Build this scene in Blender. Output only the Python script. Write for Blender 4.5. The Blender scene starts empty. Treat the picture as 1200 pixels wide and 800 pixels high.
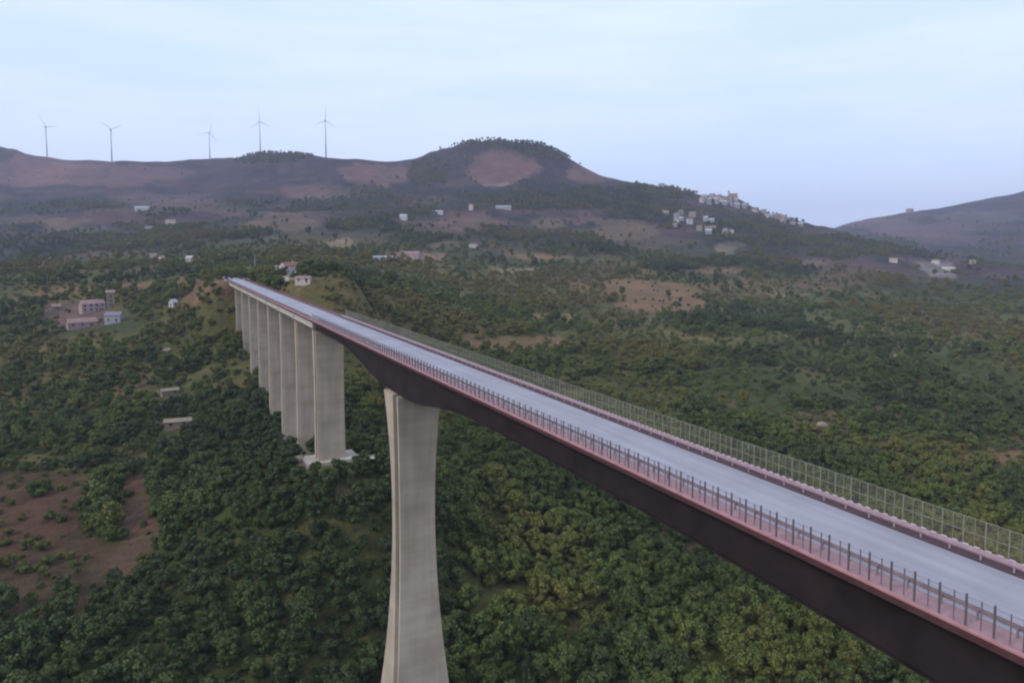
import bpy, bmesh, math, random
import numpy as np
from mathutils import Vector

# ------------------------------------------------------------------ camera, sky, sun, exposure
SC = bpy.context.scene
COL = SC.collection
CAM_Z = 21.0                       # metres above the carriageway of the viaduct (z = 0)
THETA = math.radians(27.75)        # heading, clockwise from the bridge axis (+Y)
PITCH = math.radians(4.29)
F_PX, CX, CY = 800.0, 600.0, 347.0  # in pixels of the 1200 x 800 photograph
cam_d = bpy.data.cameras.new('camera')
cam_d.lens = 24.0
cam_d.sensor_width = 36.0
cam_d.shift_y = -(400.0 - CY) / 1200.0
cam_d.clip_start = 0.5
cam_d.clip_end = 40000
cam = bpy.data.objects.new('camera', cam_d)
cam.location = (0, 0, CAM_Z)
cam.rotation_euler = (math.pi / 2 - PITCH, 0, -THETA)
COL.objects.link(cam)
SC.camera = cam

SUN_EL, SUN_AZ = math.radians(34), math.radians(260)   # azimuth clockwise from +Y
W = bpy.data.worlds.new('World')
SC.world = W
W.use_nodes = True
nt = W.node_tree
nt.nodes.clear()
n_out = nt.nodes.new('ShaderNodeOutputWorld')
n_bg = nt.nodes.new('ShaderNodeBackground')
n_bg.inputs['Strength'].default_value = 0.1
n_sky = nt.nodes.new('ShaderNodeTexSky')
n_sky.sky_type = 'NISHITA'
n_sky.sun_disc = False
n_sky.sun_elevation = SUN_EL
n_sky.sun_rotation = SUN_AZ
n_tc = nt.nodes.new('ShaderNodeTexCoord')
n_mp = nt.nodes.new('ShaderNodeMapping')
n_mp.inputs['Scale'].default_value = (1.0, 1.0, 7.0)
n_no = nt.nodes.new('ShaderNodeTexNoise')
n_no.inputs['Scale'].default_value = 2.2
n_no.inputs['Detail'].default_value = 6
n_no.inputs['Roughness'].default_value = 0.55
n_cr = nt.nodes.new('ShaderNodeValToRGB')
n_cr.color_ramp.elements[0].position = 0.36
n_cr.color_ramp.elements[0].color = (5.6, 7.05, 9.6, 1)
n_cr.color_ramp.elements[1].position = 0.60
n_cr.color_ramp.elements[1].color = (6.6, 7.55, 9.5, 1)
n_mix = nt.nodes.new('ShaderNodeMix')
n_mix.data_type = 'RGBA'
n_mix.inputs[0].default_value = 0.9          # a thin even veil of cloud over the blue
nt.links.new(n_tc.outputs['Generated'], n_mp.inputs['Vector'])
nt.links.new(n_mp.outputs[0], n_no.inputs['Vector'])
nt.links.new(n_no.outputs['Fac'], n_cr.inputs[0])
nt.links.new(n_sky.outputs[0], n_mix.inputs[6])
nt.links.new(n_cr.outputs[0], n_mix.inputs[7])
nt.links.new(n_mix.outputs[2], n_bg.inputs['Color'])
nt.links.new(n_bg.outputs[0], n_out.inputs['Surface'])

sun_d = bpy.data.lights.new('sun', 'SUN')
sun_d.energy = 1.3
sun_d.angle = math.radians(14)
sun_d.color = (1.0, 0.93, 0.84)
sun = bpy.data.objects.new('sun', sun_d)
sd = Vector((math.sin(SUN_AZ) * math.cos(SUN_EL), math.cos(SUN_AZ) * math.cos(SUN_EL), math.sin(SUN_EL)))
sun.rotation_euler = (-sd).to_track_quat('-Z', 'Y').to_euler()
sun.location = (0, 0, 300)
COL.objects.link(sun)

SC.view_settings.view_transform = 'Standard'
SC.view_settings.look = 'None'
SC.view_settings.gamma = 1.0
SC.view_settings.use_curve_mapping = False
SC.view_settings.exposure = 0.5
SC.render.engine = 'CYCLES'
SC.cycles.use_denoising = True
SC.cycles.max_bounces = 5
SC.cycles.diffuse_bounces = 2
SC.cycles.transparent_max_bounces = 16
SC.cycles.volume_bounces = 0
SC.cycles.filter_width = 2.1

rng = np.random.RandomState(7)
random.seed(7)

# ------------------------------------------------------------------ maths: projection, noise, terrain
Rv = np.array([math.cos(THETA), -math.sin(THETA), 0.0])
Fv = np.array([math.sin(THETA) * math.cos(PITCH), math.cos(THETA) * math.cos(PITCH), -math.sin(PITCH)])
Uv = np.cross(Rv, Fv)
CAMP = np.array([0, 0, CAM_Z])

def project(P):
    v = np.asarray(P, float) - CAMP
    d = v @ Fv
    return CX + F_PX * (v @ Rv) / d, CY - F_PX * (v @ Uv) / d, d

def ray(px, py):
    v = Fv + Rv * (px - CX) / F_PX - Uv * (py - CY) / F_PX
    return v / np.linalg.norm(v)

_tab = np.random.RandomState(11).rand(256, 256)
def vnoise(x, y):
    xi = np.floor(x).astype(int); yi = np.floor(y).astype(int)
    fx = x - xi; fy = y - yi
    fx = fx * fx * fx * (fx * (fx * 6 - 15) + 10); fy = fy * fy * fy * (fy * (fy * 6 - 15) + 10)
    a = _tab[xi & 255, yi & 255]; b = _tab[(xi + 1) & 255, yi & 255]
    c = _tab[xi & 255, (yi + 1) & 255]; d = _tab[(xi + 1) & 255, (yi + 1) & 255]
    return (a * (1 - fx) + b * fx) * (1 - fy) + (c * (1 - fx) + d * fx) * fy
def fbm(x, y, scale, octv=4, seed=0):
    s = 0; a = 0.5; tot = 0
    x = np.asarray(x) / scale + seed * 17.3; y = np.asarray(y) / scale + seed * 9.1
    for _ in range(octv):
        s = s + a * vnoise(x, y); tot += a
        x, y = 1.9 * x + 0.7 * y + 3.1, 1.9 * y - 0.7 * x + 7.7; a *= 0.5
    return s / tot          # 0..1
def sstep(a, b, x):
    t = np.clip((x - a) / (b - a), 0, 1); return t * t * (3 - 2 * t)

# heights read along sight lines: columns (photo x) against distance
KD = np.array([0.1, 100, 150, 200, 260, 330, 420, 520, 650, 800, 1000, 1300], float)
KZ = {
 -400: [-75, -68, -62, -60, -57, -50, -38, -22, -2, 6, 12, 60],
 0:    [-75, -68, -62, -60, -57, -50, -38, -22, -3, 3, 6, 52],
 150:  [-78, -72, -64, -60, -56, -48, -36, -17, -1, 6, 18, 66],
 300:  [-80, -75, -66, -54, -46, -36, -7, 4, 14, 16, 28, 76],
 450:  [-82, -78, -70, -54, -50, -45, -33, -15, 3, 13, 26, 72],
 600:  [-82, -80, -75, -71, -66, -57, -48, -41, -30, -12, 12, 68],
 750:  [-82, -80, -76, -73, -69, -62, -54, -46, -34, -16, 10, 60],
 900:  [-80, -78, -76, -74, -70, -64, -57, -50, -42, -27, -5, 40],
 1050: [-78, -76, -76, -75, -72, -66, -60, -54, -46, -35, -18, 3],
 1200: [-78, -76, -76, -75, -72, -67, -61, -56, -50, -42, -32, -42],
 1600: [-78, -76, -76, -75, -72, -67, -61, -56, -50, -42, -34, -40]}
RIDGE = [  # photo x, photo y of the skyline, distance
 (-400, 150, 2300), (-150, 158, 2350), (-60, 160, 2350), (0, 167, 2350), (30, 172, 2350), (60, 180, 2350), (100, 185, 2300), (131, 185, 2250), (165, 184, 2250),
 (200, 186, 2350), (246, 185, 2400), (270, 182, 2350), (285, 178, 2200), (300, 174, 2150), (322, 173.5, 2150), (350, 177, 2150), (385, 182.5, 2000),
 (430, 183, 2000), (470, 187, 2050), (490, 182, 2000), (515, 174, 1950), (545, 165, 1950), (585, 160, 1950), (615, 163, 1950),
 (640, 170, 1930), (670, 186, 1900), (700, 201, 1880), (725, 211, 1850), (765, 217, 1800), (795, 223, 1760), (820, 229, 1720),
 (850, 228, 1700), (865, 233, 1700), (885, 240, 1690), (915, 252, 1680), (945, 263, 1660), (970, 270, 1600)]
FAR = [(900, 285, 3200), (960, 266, 3200), (985, 263, 3200), (1020, 254, 3200), (1060, 247, 3200), (1100, 242, 3200), (1140, 233, 3200), (1165, 228, 3200), (1185, 226.5, 3200),
       (1200, 219, 3200), (1240, 205, 3200), (1320, 190, 3200), (1600, 180, 3200)]
HOR = CY - F_PX * math.tan(PITCH)
def z_at(y, d):
    return CAM_Z + (HOR - y) * d / F_PX * 1.0
NF, NR = 600, 260
PHI = np.linspace(-75, 75, NF)                      # degrees from the camera heading
LR = np.linspace(math.log(15), math.log(9000), NR)
def _table():
    colx = np.array(sorted(KZ)); colz = np.array([KZ[c] for c in colx], float)
    T = np.zeros((NF, NR))
    rx, ry, rd = [np.array(c, float) for c in zip(*RIDGE)]
    fx, fy, fd = [np.array(c, float) for c in zip(*FAR)]
    for i, ph in enumerate(PHI):
        c = math.cos(math.radians(max(-58, min(58, ph))))
        px = CX + F_PX * math.tan(math.radians(max(-58, min(58, ph))))
        kz = [np.interp(px, colx, colz[:, k]) for k in range(len(KD))]
        ds, zs = list(KD), list(kz)
        if px < 985:
            d = np.interp(px, rx, rd); z = z_at(np.interp(px, rx, ry), d)
            z13 = zs[-1]
            for f, g in ((0.3, 0.2), (0.6, 0.47), (0.85, 0.82)):
                ds.append(1300 + (d - 1300) * f); zs.append(z13 + (z - z13) * g)
            ds += [d, d + 130, d + 600]; zs += [z, z - 14, z - 120]
            if px < 860:
                ds += [4500, 9000]; zs += [40, 0]
            else:
                d2 = np.interp(px, fx, fd); z2 = z_at(np.interp(px, fx, fy), d2)
                ds += [d2, d2 + 500, 9000]; zs += [min(z2, z - 40) if px < 960 else z2, z2 - 80, 0]
        else:
            d2 = np.interp(px, fx, fd); z2 = z_at(np.interp(px, fx, fy), d2)
            ds += [1900, 2500, d2, d2 + 300, d2 + 1200, 9000]
            zs += [np.interp(px, [985, 1100], [30, -30]), z2 * 0.42, z2, z2 - 20, z2 - 150, 0]
        T[i] = np.interp(np.exp(LR), np.array(ds) / c, zs)
    def g1(a, s, ax):
        n = int(3 * s) + 1; k = np.exp(-0.5 * (np.arange(-n, n + 1) / s) ** 2); k /= k.sum()
        return np.apply_along_axis(lambda v: np.convolve(np.pad(v, n, mode='edge'), k, 'valid'), ax, a)
    fine = g1(g1(T, 2.0, 0), 1.6, 1); soft = g1(g1(T, 14.0, 0), 3.0, 1)
    w = sstep(math.log(900), math.log(1500), LR)[None, :]
    return soft * (1 - w) + fine * w
TAB = _table()

BX = 43.9                       # bridge axis x
Y_JOINT, Y_END, SPAN = 195.0, 435.0, 30.0
def H(x, y):
    x = np.asarray(x, float); y = np.asarray(y, float)
    r = np.hypot(x, y) + 1e-6
    ph = np.degrees(np.arctan2(x, y)) - math.degrees(THETA)
    ph = (ph + 180) % 360 - 180
    u = (np.clip(ph, -74.9, 74.9) + 75) / 150 * (NF - 1)
    v = np.clip((np.log(np.maximum(r, 15.01)) - LR[0]) / (LR[-1] - LR[0]) * (NR - 1), 0, NR - 1.001)
    i = np.clip(u.astype(int), 0, NF - 2); j = v.astype(int); fu = u - i; fv = v - j
    z = (TAB[i, j] * (1 - fu) + TAB[i + 1, j] * fu) * (1 - fv) + (TAB[i, j + 1] * (1 - fu) + TAB[i + 1, j + 1] * fu) * fv
    z = z - 60 * sstep(90, 180, np.abs(ph)) * sstep(300, 1500, r)
    near = 1 - sstep(500, 1400, r)
    n1 = (fbm(x, y, 90, 4, 1) - 0.5) * 9 * near * sstep(60, 160, r)
    crest = sstep(1500, 2400, r)
    n2 = (fbm(x, y, 420, 5, 2) - 0.5) * 44 * sstep(450, 1300, r) * (1 - 0.75 * crest)
    rdg = 1 - np.abs(2 * fbm(x, y, 300, 4, 3) - 1)
    n3 = (rdg - 0.75) * 46 * sstep(1000, 1600, r) * (1 - 0.45 * crest)
    # ground shaped by the builders: pier footings and the abutment
    z = z + n1 + n2 + n3
    for (fx, fy, fz, rad) in ((BX, 195.0, -41.5, 13.0), (BX, 120.9, -76.0, 14.0)):
        w = 1 - sstep(rad * 0.6, rad * (4.0 if fy > 150 else 2.2), np.hypot(x - fx, y - fy))
        z = z * (1 - w) + fz * w
    w = 1 - sstep(0.55, 1.35, np.hypot((x - 84) / 34, (y - 430) / 80))
    z = z * (1 - w) + np.maximum(z, 1.0 + 0.06 * (x - 50)) * w
    w = (1 - sstep(9, 30, np.abs(x - BX))) * sstep(Y_END - 30, Y_END + 2, y) * (1 - sstep(Y_END + 60, Y_END + 120, y))
    z = z * (1 - w) + (-0.5) * w
    w = (1 - sstep(8, 26, np.abs(x - BX))) * sstep(205, 225, y) * (1 - sstep(Y_END - 60, Y_END - 10, y))
    z = z * (1 - w) + np.minimum(z, np.interp(y, [195, 225, 300, 345, 380, 435], [-42, -42, -39, -30, -20, -2])) * w
    return z

def ground_px(px, py):
    """first hit of a photo sight line with the terrain"""
    d = ray(px, py)
    t = np.exp(np.linspace(math.log(60), math.log(6000), 2400))
    P = CAMP + t[:, None] * d
    below = P[:, 2] < H(P[:, 0], P[:, 1])
    if not below.any():
        # just above a crest: take the closest approach
        k = int(np.argmin((P[:, 2] - H(P[:, 0], P[:, 1])) / t))
    else:
        k = int(np.argmax(below))
    x, y = P[k, 0], P[k, 1]
    return np.array([x, y, float(H(x, y))])

# ------------------------------------------------------------------ materials
MATS = {}
def mat(name, color, rough=0.8, var=0.12, scale=1.5, metallic=0.0, bump=0.0, streak=False, coord='Object', spec=0.3):
    if name in MATS: return MATS[name]
    m = bpy.data.materials.new(name); m.use_nodes = True
    t = m.node_tree; b = t.nodes['Principled BSDF']
    b.inputs['Roughness'].default_value = rough
    b.inputs['Metallic'].default_value = metallic
    b.inputs['Specular IOR Level'].default_value = spec
    tc = t.nodes.new('ShaderNodeTexCoord'); mp = t.nodes.new('ShaderNodeMapping')
    t.links.new(tc.outputs[coord], mp.inputs['Vector'])
    if streak: mp.inputs['Scale'].default_value = (1, 1, 0.06)
    no = t.nodes.new('ShaderNodeTexNoise'); no.inputs['Scale'].default_value = scale; no.inputs['Detail'].default_value = 6
    no.inputs['Roughness'].default_value = 0.62
    t.links.new(mp.outputs[0], no.inputs['Vector'])
    cr = t.nodes.new('ShaderNodeValToRGB')
    c = np.array(color)
    cr.color_ramp.elements[0].position = 0.28; cr.color_ramp.elements[1].position = 0.72
    cr.color_ramp.elements[0].color = (*np.clip(c * (1 - var * 1.6), 0, 1), 1)
    cr.color_ramp.elements[1].color = (*np.clip(c * (1 + var), 0, 1), 1)
    t.links.new(no.outputs['Fac'], cr.inputs[0]); t.links.new(cr.outputs[0], b.inputs['Base Color'])
    if bump:
        bp = t.nodes.new('ShaderNodeBump'); bp.inputs['Strength'].default_value = bump; bp.inputs['Distance'].default_value = 0.05
        t.links.new(no.outputs['Fac'], bp.inputs['Height']); t.links.new(bp.outputs[0], b.inputs['Normal'])
    MATS[name] = m
    return m

def concrete_mat(name, base, stain):
    """board-marked concrete: horizontal lifts, vertical run-off streaks, blotches"""
    m = bpy.data.materials.new(name); m.use_nodes = True
    t = m.node_tree; L = t.links.new; N = t.nodes.new; b = t.nodes['Principled BSDF']
    b.inputs['Roughness'].default_value = 0.9; b.inputs['Specular IOR Level'].default_value = 0.2
    tc = N('ShaderNodeTexCoord')
    mp = N('ShaderNodeMapping'); mp.inputs['Scale'].default_value = (1, 1, 0.035); L(tc.outputs['Object'], mp.inputs['Vector'])
    st = N('ShaderNodeTexNoise'); st.inputs['Scale'].default_value = 0.7; st.inputs['Detail'].default_value = 5; L(mp.outputs[0], st.inputs['Vector'])
    bl = N('ShaderNodeTexNoise'); bl.inputs['Scale'].default_value = 0.16; bl.inputs['Detail'].default_value = 6; L(tc.outputs['Object'], bl.inputs['Vector'])
    mp2 = N('ShaderNodeMapping'); mp2.inputs['Scale'].default_value = (0.02, 0.02, 1); L(tc.outputs['Object'], mp2.inputs['Vector'])
    lf = N('ShaderNodeTexNoise'); lf.inputs['Scale'].default_value = 0.55; lf.inputs['Detail'].default_value = 3; L(mp2.outputs[0], lf.inputs['Vector'])
    r1 = N('ShaderNodeValToRGB'); r1.color_ramp.elements[0].position = 0.36; r1.color_ramp.elements[1].position = 0.6
    r1.color_ramp.elements[0].color = (*stain, 1); r1.color_ramp.elements[1].color = (*base, 1)
    L(st.outputs['Fac'], r1.inputs[0])
    r2 = N('ShaderNodeValToRGB'); r2.color_ramp.elements[0].position = 0.3; r2.color_ramp.elements[1].position = 0.7
    r2.color_ramp.elements[0].color = (0.78, 0.76, 0.72, 1); r2.color_ramp.elements[1].color = (1.08, 1.06, 1.04, 1)
    L(bl.outputs['Fac'], r2.inputs[0])
    r3 = N('ShaderNodeValToRGB'); r3.color_ramp.elements[0].position = 0.35; r3.color_ramp.elements[1].position = 0.65
    r3.color_ramp.elements[0].color = (0.94, 0.935, 0.93, 1); r3.color_ramp.elements[1].color = (1.06, 1.06, 1.05, 1)
    L(lf.outputs['Fac'], r3.inputs[0])
    a = N('ShaderNodeMix'); a.data_type = 'RGBA'; a.blend_type = 'MULTIPLY'; a.inputs[0].default_value = 1
    L(r1.outputs[0], a.inputs[6]); L(r2.outputs[0], a.inputs[7])
    c = N('ShaderNodeMix'); c.data_type = 'RGBA'; c.blend_type = 'MULTIPLY'; c.inputs[0].default_value = 1
    L(a.outputs[2], c.inputs[6]); L(r3.outputs[0], c.inputs[7])
    L(c.outputs[2], b.inputs['Base Color'])
    MATS[name] = m
    return m

M_CONC = concrete_mat('pier_concrete', (0.46, 0.39, 0.315), (0.415, 0.35, 0.28))
M_BEAM = mat('beam_concrete', (0.5, 0.46, 0.41), 0.85, 0.14, 0.6, streak=True)
M_STEEL = mat('weathering_steel', (0.025, 0.016, 0.017), 0.65, 0.34, 0.3, bump=0.1)
M_KERB = mat('kerb_rust_stained', (0.44, 0.21, 0.215), 0.85, 0.16, 0.7)
M_FASCIA = mat('fascia_red_brown', (0.075, 0.032, 0.034), 0.8, 0.18, 0.6)
M_WALK = mat('walkway_dusty', (0.33, 0.20, 0.205), 0.9, 0.16, 0.9)
M_POST = mat('post_grey_steel', (0.17, 0.13, 0.135), 0.6, 0.12, 1.0, metallic=0.2)
M_THIN = mat('thin_post_steel', (0.23, 0.17, 0.185), 0.6, 0.12, 1.0, metallic=0.2)
M_FENCE = mat('fence_pale_green', (0.25, 0.245, 0.185), 0.6, 0.14, 1.0)
M_RAIL = mat('guard_rail_pink_steel', (0.42, 0.30, 0.33), 0.5, 0.14, 1.6, metallic=0.15)
M_RAILG = mat('guard_rail_grey_pink', (0.25, 0.19, 0.20), 0.7, 0.16, 1.2)
M_RAILR = mat('guard_rail_rust_steel', (0.15, 0.075, 0.075), 0.7, 0.18, 1.2)

def road_mat():
    m = bpy.data.materials.new('road_pale_asphalt'); m.use_nodes = True
    t = m.node_tree; L = t.links.new; N = t.nodes.new; b = t.nodes['Principled BSDF']
    b.inputs['Roughness'].default_value = 0.85
    tc = N('ShaderNodeTexCoord')
    mp = N('ShaderNodeMapping'); mp.inputs['Scale'].default_value = (1, 0.05, 1); L(tc.outputs['Object'], mp.inputs['Vector'])
    a = N('ShaderNodeTexNoise'); a.inputs['Scale'].default_value = 0.9; a.inputs['Detail'].default_value = 5; L(mp.outputs[0], a.inputs['Vector'])
    c = N('ShaderNodeTexNoise'); c.inputs['Scale'].default_value = 0.13; c.inputs['Detail'].default_value = 7; L(tc.outputs['Object'], c.inputs['Vector'])
    r1 = N('ShaderNodeValToRGB'); r1.color_ramp.elements[0].position = 0.3; r1.color_ramp.elements[1].position = 0.7
    r1.color_ramp.elements[0].color = (0.275, 0.262, 0.30, 1); r1.color_ramp.elements[1].color = (0.35, 0.335, 0.375, 1); L(a.outputs['Fac'], r1.inputs[0])
    r2 = N('ShaderNodeValToRGB'); r2.color_ramp.elements[0].position = 0.3; r2.color_ramp.elements[1].position = 0.7
    r2.color_ramp.elements[0].color = (0.86, 0.86, 0.86, 1); r2.color_ramp.elements[1].color = (1.05, 1.05, 1.05, 1); L(c.outputs['Fac'], r2.inputs[0])
    x = N('ShaderNodeMix'); x.data_type = 'RGBA'; x.blend_type = 'MULTIPLY'; x.inputs[0].default_value = 1
    L(r1.outputs[0], x.inputs[6]); L(r2.outputs[0], x.inputs[7]); L(x.outputs[2], b.inputs['Base Color'])
    return m
M_ROAD = road_mat()

def mesh_mat():
    """woven wire: diagonal wires cut out by a procedural pattern"""
    m = bpy.data.materials.new('wire_mesh'); m.use_nodes = True
    t = m.node_tree; L = t.links.new; N = t.nodes.new; b = t.nodes['Principled BSDF']
    b.inputs['Base Color'].default_value = (0.28, 0.27, 0.2, 1); b.inputs['Roughness'].default_value = 0.6
    tc = N('ShaderNodeTexCoord'); sp = N('ShaderNodeSeparateXYZ'); L(tc.outputs['Object'], sp.inputs[0])
    outs = []
    for sgn in (1, -1):
        s = N('ShaderNodeMath'); s.operation = 'ADD' if sgn > 0 else 'SUBTRACT'; L(sp.outputs['Y'], s.inputs[0]); L(sp.outputs['Z'], s.inputs[1])
        q = N('ShaderNodeMath'); q.operation = 'MULTIPLY'; q.inputs[1].default_value = 11.0; L(s.outputs[0], q.inputs[0])
        f = N('ShaderNodeMath'); f.operation = 'FRACT'; L(q.outputs[0], f.inputs[0])
        g = N('ShaderNodeMath'); g.operation = 'LESS_THAN'; g.inputs[1].default_value = 0.09; L(f.outputs[0], g.inputs[0])
        outs.append(g)
    mx = N('ShaderNodeMath'); mx.operation = 'MAXIMUM'; L(outs[0].outputs[0], mx.inputs[0]); L(outs[1].outputs[0], mx.inputs[1])
    L(mx.outputs[0], b.inputs['Alpha'])
    return m
M_MESH = mesh_mat()

def foliage_mat():
    m = bpy.data.materials.new('foliage'); m.use_nodes = True
    t = m.node_tree; L = t.links.new; N = t.nodes.new; b = t.nodes['Principled BSDF']
    b.inputs['Roughness'].default_value = 0.75; b.inputs['Specular IOR Level'].default_value = 0.25
    at = N('ShaderNodeAttribute'); at.attribute_type = 'INSTANCER'; at.attribute_name = 'tint'
    cr = N('ShaderNodeValToRGB'); e = cr.color_ramp.elements
    e[0].position = 0.0; e[0].color = (0.050, 0.070, 0.022, 1)
    e[1].position = 1.0; e[1].color = (0.145, 0.118, 0.030, 1)
    for p, c in ((0.3, (0.080, 0.104, 0.023)), (0.55, (0.108, 0.126, 0.026)), (0.78, (0.142, 0.134, 0.030))):
        q = e.new(p); q.color = (*c, 1)
    L(at.outputs['Fac'], cr.inputs[0])
    ge = N('ShaderNodeNewGeometry')
    r2 = N('ShaderNodeValToRGB'); r2.color_ramp.elements[0].color = (0.78, 0.80, 0.82, 1); r2.color_ramp.elements[1].color = (1.26, 1.24, 1.15, 1)
    L(ge.outputs['Random Per Island'], r2.inputs[0])
    x = N('ShaderNodeMix'); x.data_type = 'RGBA'; x.blend_type = 'MULTIPLY'; x.inputs[0].default_value = 1
    L(cr.outputs[0], x.inputs[6]); L(r2.outputs[0], x.inputs[7]); L(x.outputs[2], b.inputs['Base Color'])
    return m
M_LEAF = foliage_mat()
M_BARK = mat('bark', (0.075, 0.06, 0.048), 0.9, 0.25, 3.0)

def terrain_mat():
    m = bpy.data.materials.new('terrain'); m.use_nodes = True
    t = m.node_tree; L = t.links.new; N = t.nodes.new; b = t.nodes['Principled BSDF']
    b.inputs['Roughness'].default_value = 0.95; b.inputs['Specular IOR Level'].default_value = 0.1
    at = N('ShaderNodeAttribute'); at.attribute_name = 'soil'
    tc = N('ShaderNodeTexCoord')
    a = N('ShaderNodeTexNoise'); a.inputs['Scale'].default_value = 0.35; a.inputs['Detail'].default_value = 8; a.inputs['Roughness'].default_value = 0.7; L(tc.outputs['Object'], a.inputs['Vector'])
    c = N('ShaderNodeTexNoise'); c.inputs['Scale'].default_value = 0.035; c.inputs['Detail'].default_value = 8; c.inputs['Roughness'].default_value = 0.65; L(tc.outputs['Object'], c.inputs['Vector'])
    r1 = N('ShaderNodeValToRGB'); r1.color_ramp.elements[0].position = 0.3; r1.color_ramp.elements[1].position = 0.7
    r1.color_ramp.elements[0].color = (0.62, 0.64, 0.6, 1); r1.color_ramp.elements[1].color = (1.35, 1.28, 1.2, 1); L(a.outputs['Fac'], r1.inputs[0])
    r2 = N('ShaderNodeValToRGB'); r2.color_ramp.elements[0].position = 0.3; r2.color_ramp.elements[1].position = 0.7
    r2.color_ramp.elements[0].color = (0.66, 0.72, 0.7, 1); r2.color_ramp.elements[1].color = (1.3, 1.22, 1.18, 1); L(c.outputs['Fac'], r2.inputs[0])
    x = N('ShaderNodeMix'); x.data_type = 'RGBA'; x.blend_type = 'MULTIPLY'; x.inputs[0].default_value = 1
    y = N('ShaderNodeMix'); y.data_type = 'RGBA'; y.blend_type = 'MULTIPLY'; y.inputs[0].default_value = 1
    L(at.outputs['Color'], x.inputs[6]); L(r1.outputs[0], x.inputs[7]); L(x.outputs[2], y.inputs[6]); L(r2.outputs[0], y.inputs[7])
    L(y.outputs[2], b.inputs['Base Color'])
    bp = N('ShaderNodeBump'); bp.inputs['Strength'].default_value = 0.5; bp.inputs['Distance'].default_value = 0.6
    bq = N('ShaderNodeBump'); bq.inputs['Strength'].default_value = 0.9; bq.inputs['Distance'].default_value = 7.0
    L(c.outputs['Fac'], bq.inputs['Height']); L(bq.outputs[0], bp.inputs['Normal'])
    L(a.outputs['Fac'], bp.inputs['Height']); L(bp.outputs[0], b.inputs['Normal'])
    return m

# ------------------------------------------------------------------ object helpers
def link(o):
    COL.objects.link(o); return o
def tag(o, label=None, cat=None, group=None, kind=None):
    if label: o['label'] = label
    if cat: o['category'] = cat
    if group: o['group'] = group
    if kind: o['kind'] = kind
    return o
def thing(name, loc, label, cat, group=None, rz=0.0):
    o = bpy.data.objects.new(name, None); link(o)
    o.location = loc; o.rotation_euler = (0, 0, rz); o.empty_display_size = 0.5
    return tag(o, label, cat, group)
class MB:
    def __init__(s): s.v = []; s.f = []
    def quadbox(s, P):           # 8 points: bottom ring 0-3, top ring 4-7
        k = len(s.v); s.v += [tuple(p) for p in P]
        s.f += [(k + 3, k + 2, k + 1, k), (k + 4, k + 5, k + 6, k + 7)] + [(k + i, k + (i + 1) % 4, k + 4 + (i + 1) % 4, k + 4 + i) for i in range(4)]
        return s
    def box(s, x0, x1, y0, y1, z0, z1):
        return s.quadbox([(x0, y0, z0), (x1, y0, z0), (x1, y1, z0), (x0, y1, z0), (x0, y0, z1), (x1, y0, z1), (x1, y1, z1), (x0, y1, z1)])
    def rings(s, rings, cap=True):
        k = len(s.v); n = len(rings[0])
        for r in rings: s.v += [tuple(p) for p in r]
        for i in range(len(rings) - 1):
            for j in range(n):
                s.f.append((k + i * n + j, k + i * n + (j + 1) % n, k + (i + 1) * n + (j + 1) % n, k + (i + 1) * n + j))
        if cap:
            s.f.append(tuple(k + j for j in reversed(range(n)))); s.f.append(tuple(k + (len(rings) - 1) * n + j for j in range(n)))
        return s
    def tube(s, p, q, r0, r1, n=8):
        p = Vector(p); q = Vector(q); d = (q - p).normalized()
        a = d.orthogonal().normalized(); b = d.cross(a)
        return s.rings([[c + (a * math.cos(2 * math.pi * i / n) + b * math.sin(2 * math.pi * i / n)) * r for i in range(n)] for c, r in ((p, r0), (q, r1))])
    def mesh(s, name, m, smooth=False):
        me = bpy.data.meshes.new(name); me.from_pydata([tuple(map(float, p)) for p in s.v], [], s.f); me.materials.append(m)
        bm = bmesh.new(); bm.from_mesh(me); bmesh.ops.recalc_face_normals(bm, faces=bm.faces); bm.to_mesh(me); bm.free()
        if smooth:
            me.polygons.foreach_set('use_smooth', [True] * len(me.polygons))
        return me
    def build(s, name, m, parent=None, smooth=False, loc=None):
        return put(name, s.mesh(name, m, smooth), parent, loc)
def put(name, me, parent=None, loc=None, rz=0.0):
    o = bpy.data.objects.new(name, me); link(o)
    if parent is not None: o.parent = parent
    if loc is not None: o.location = loc
    if rz: o.rotation_euler = (0, 0, rz)
    return o

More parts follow.
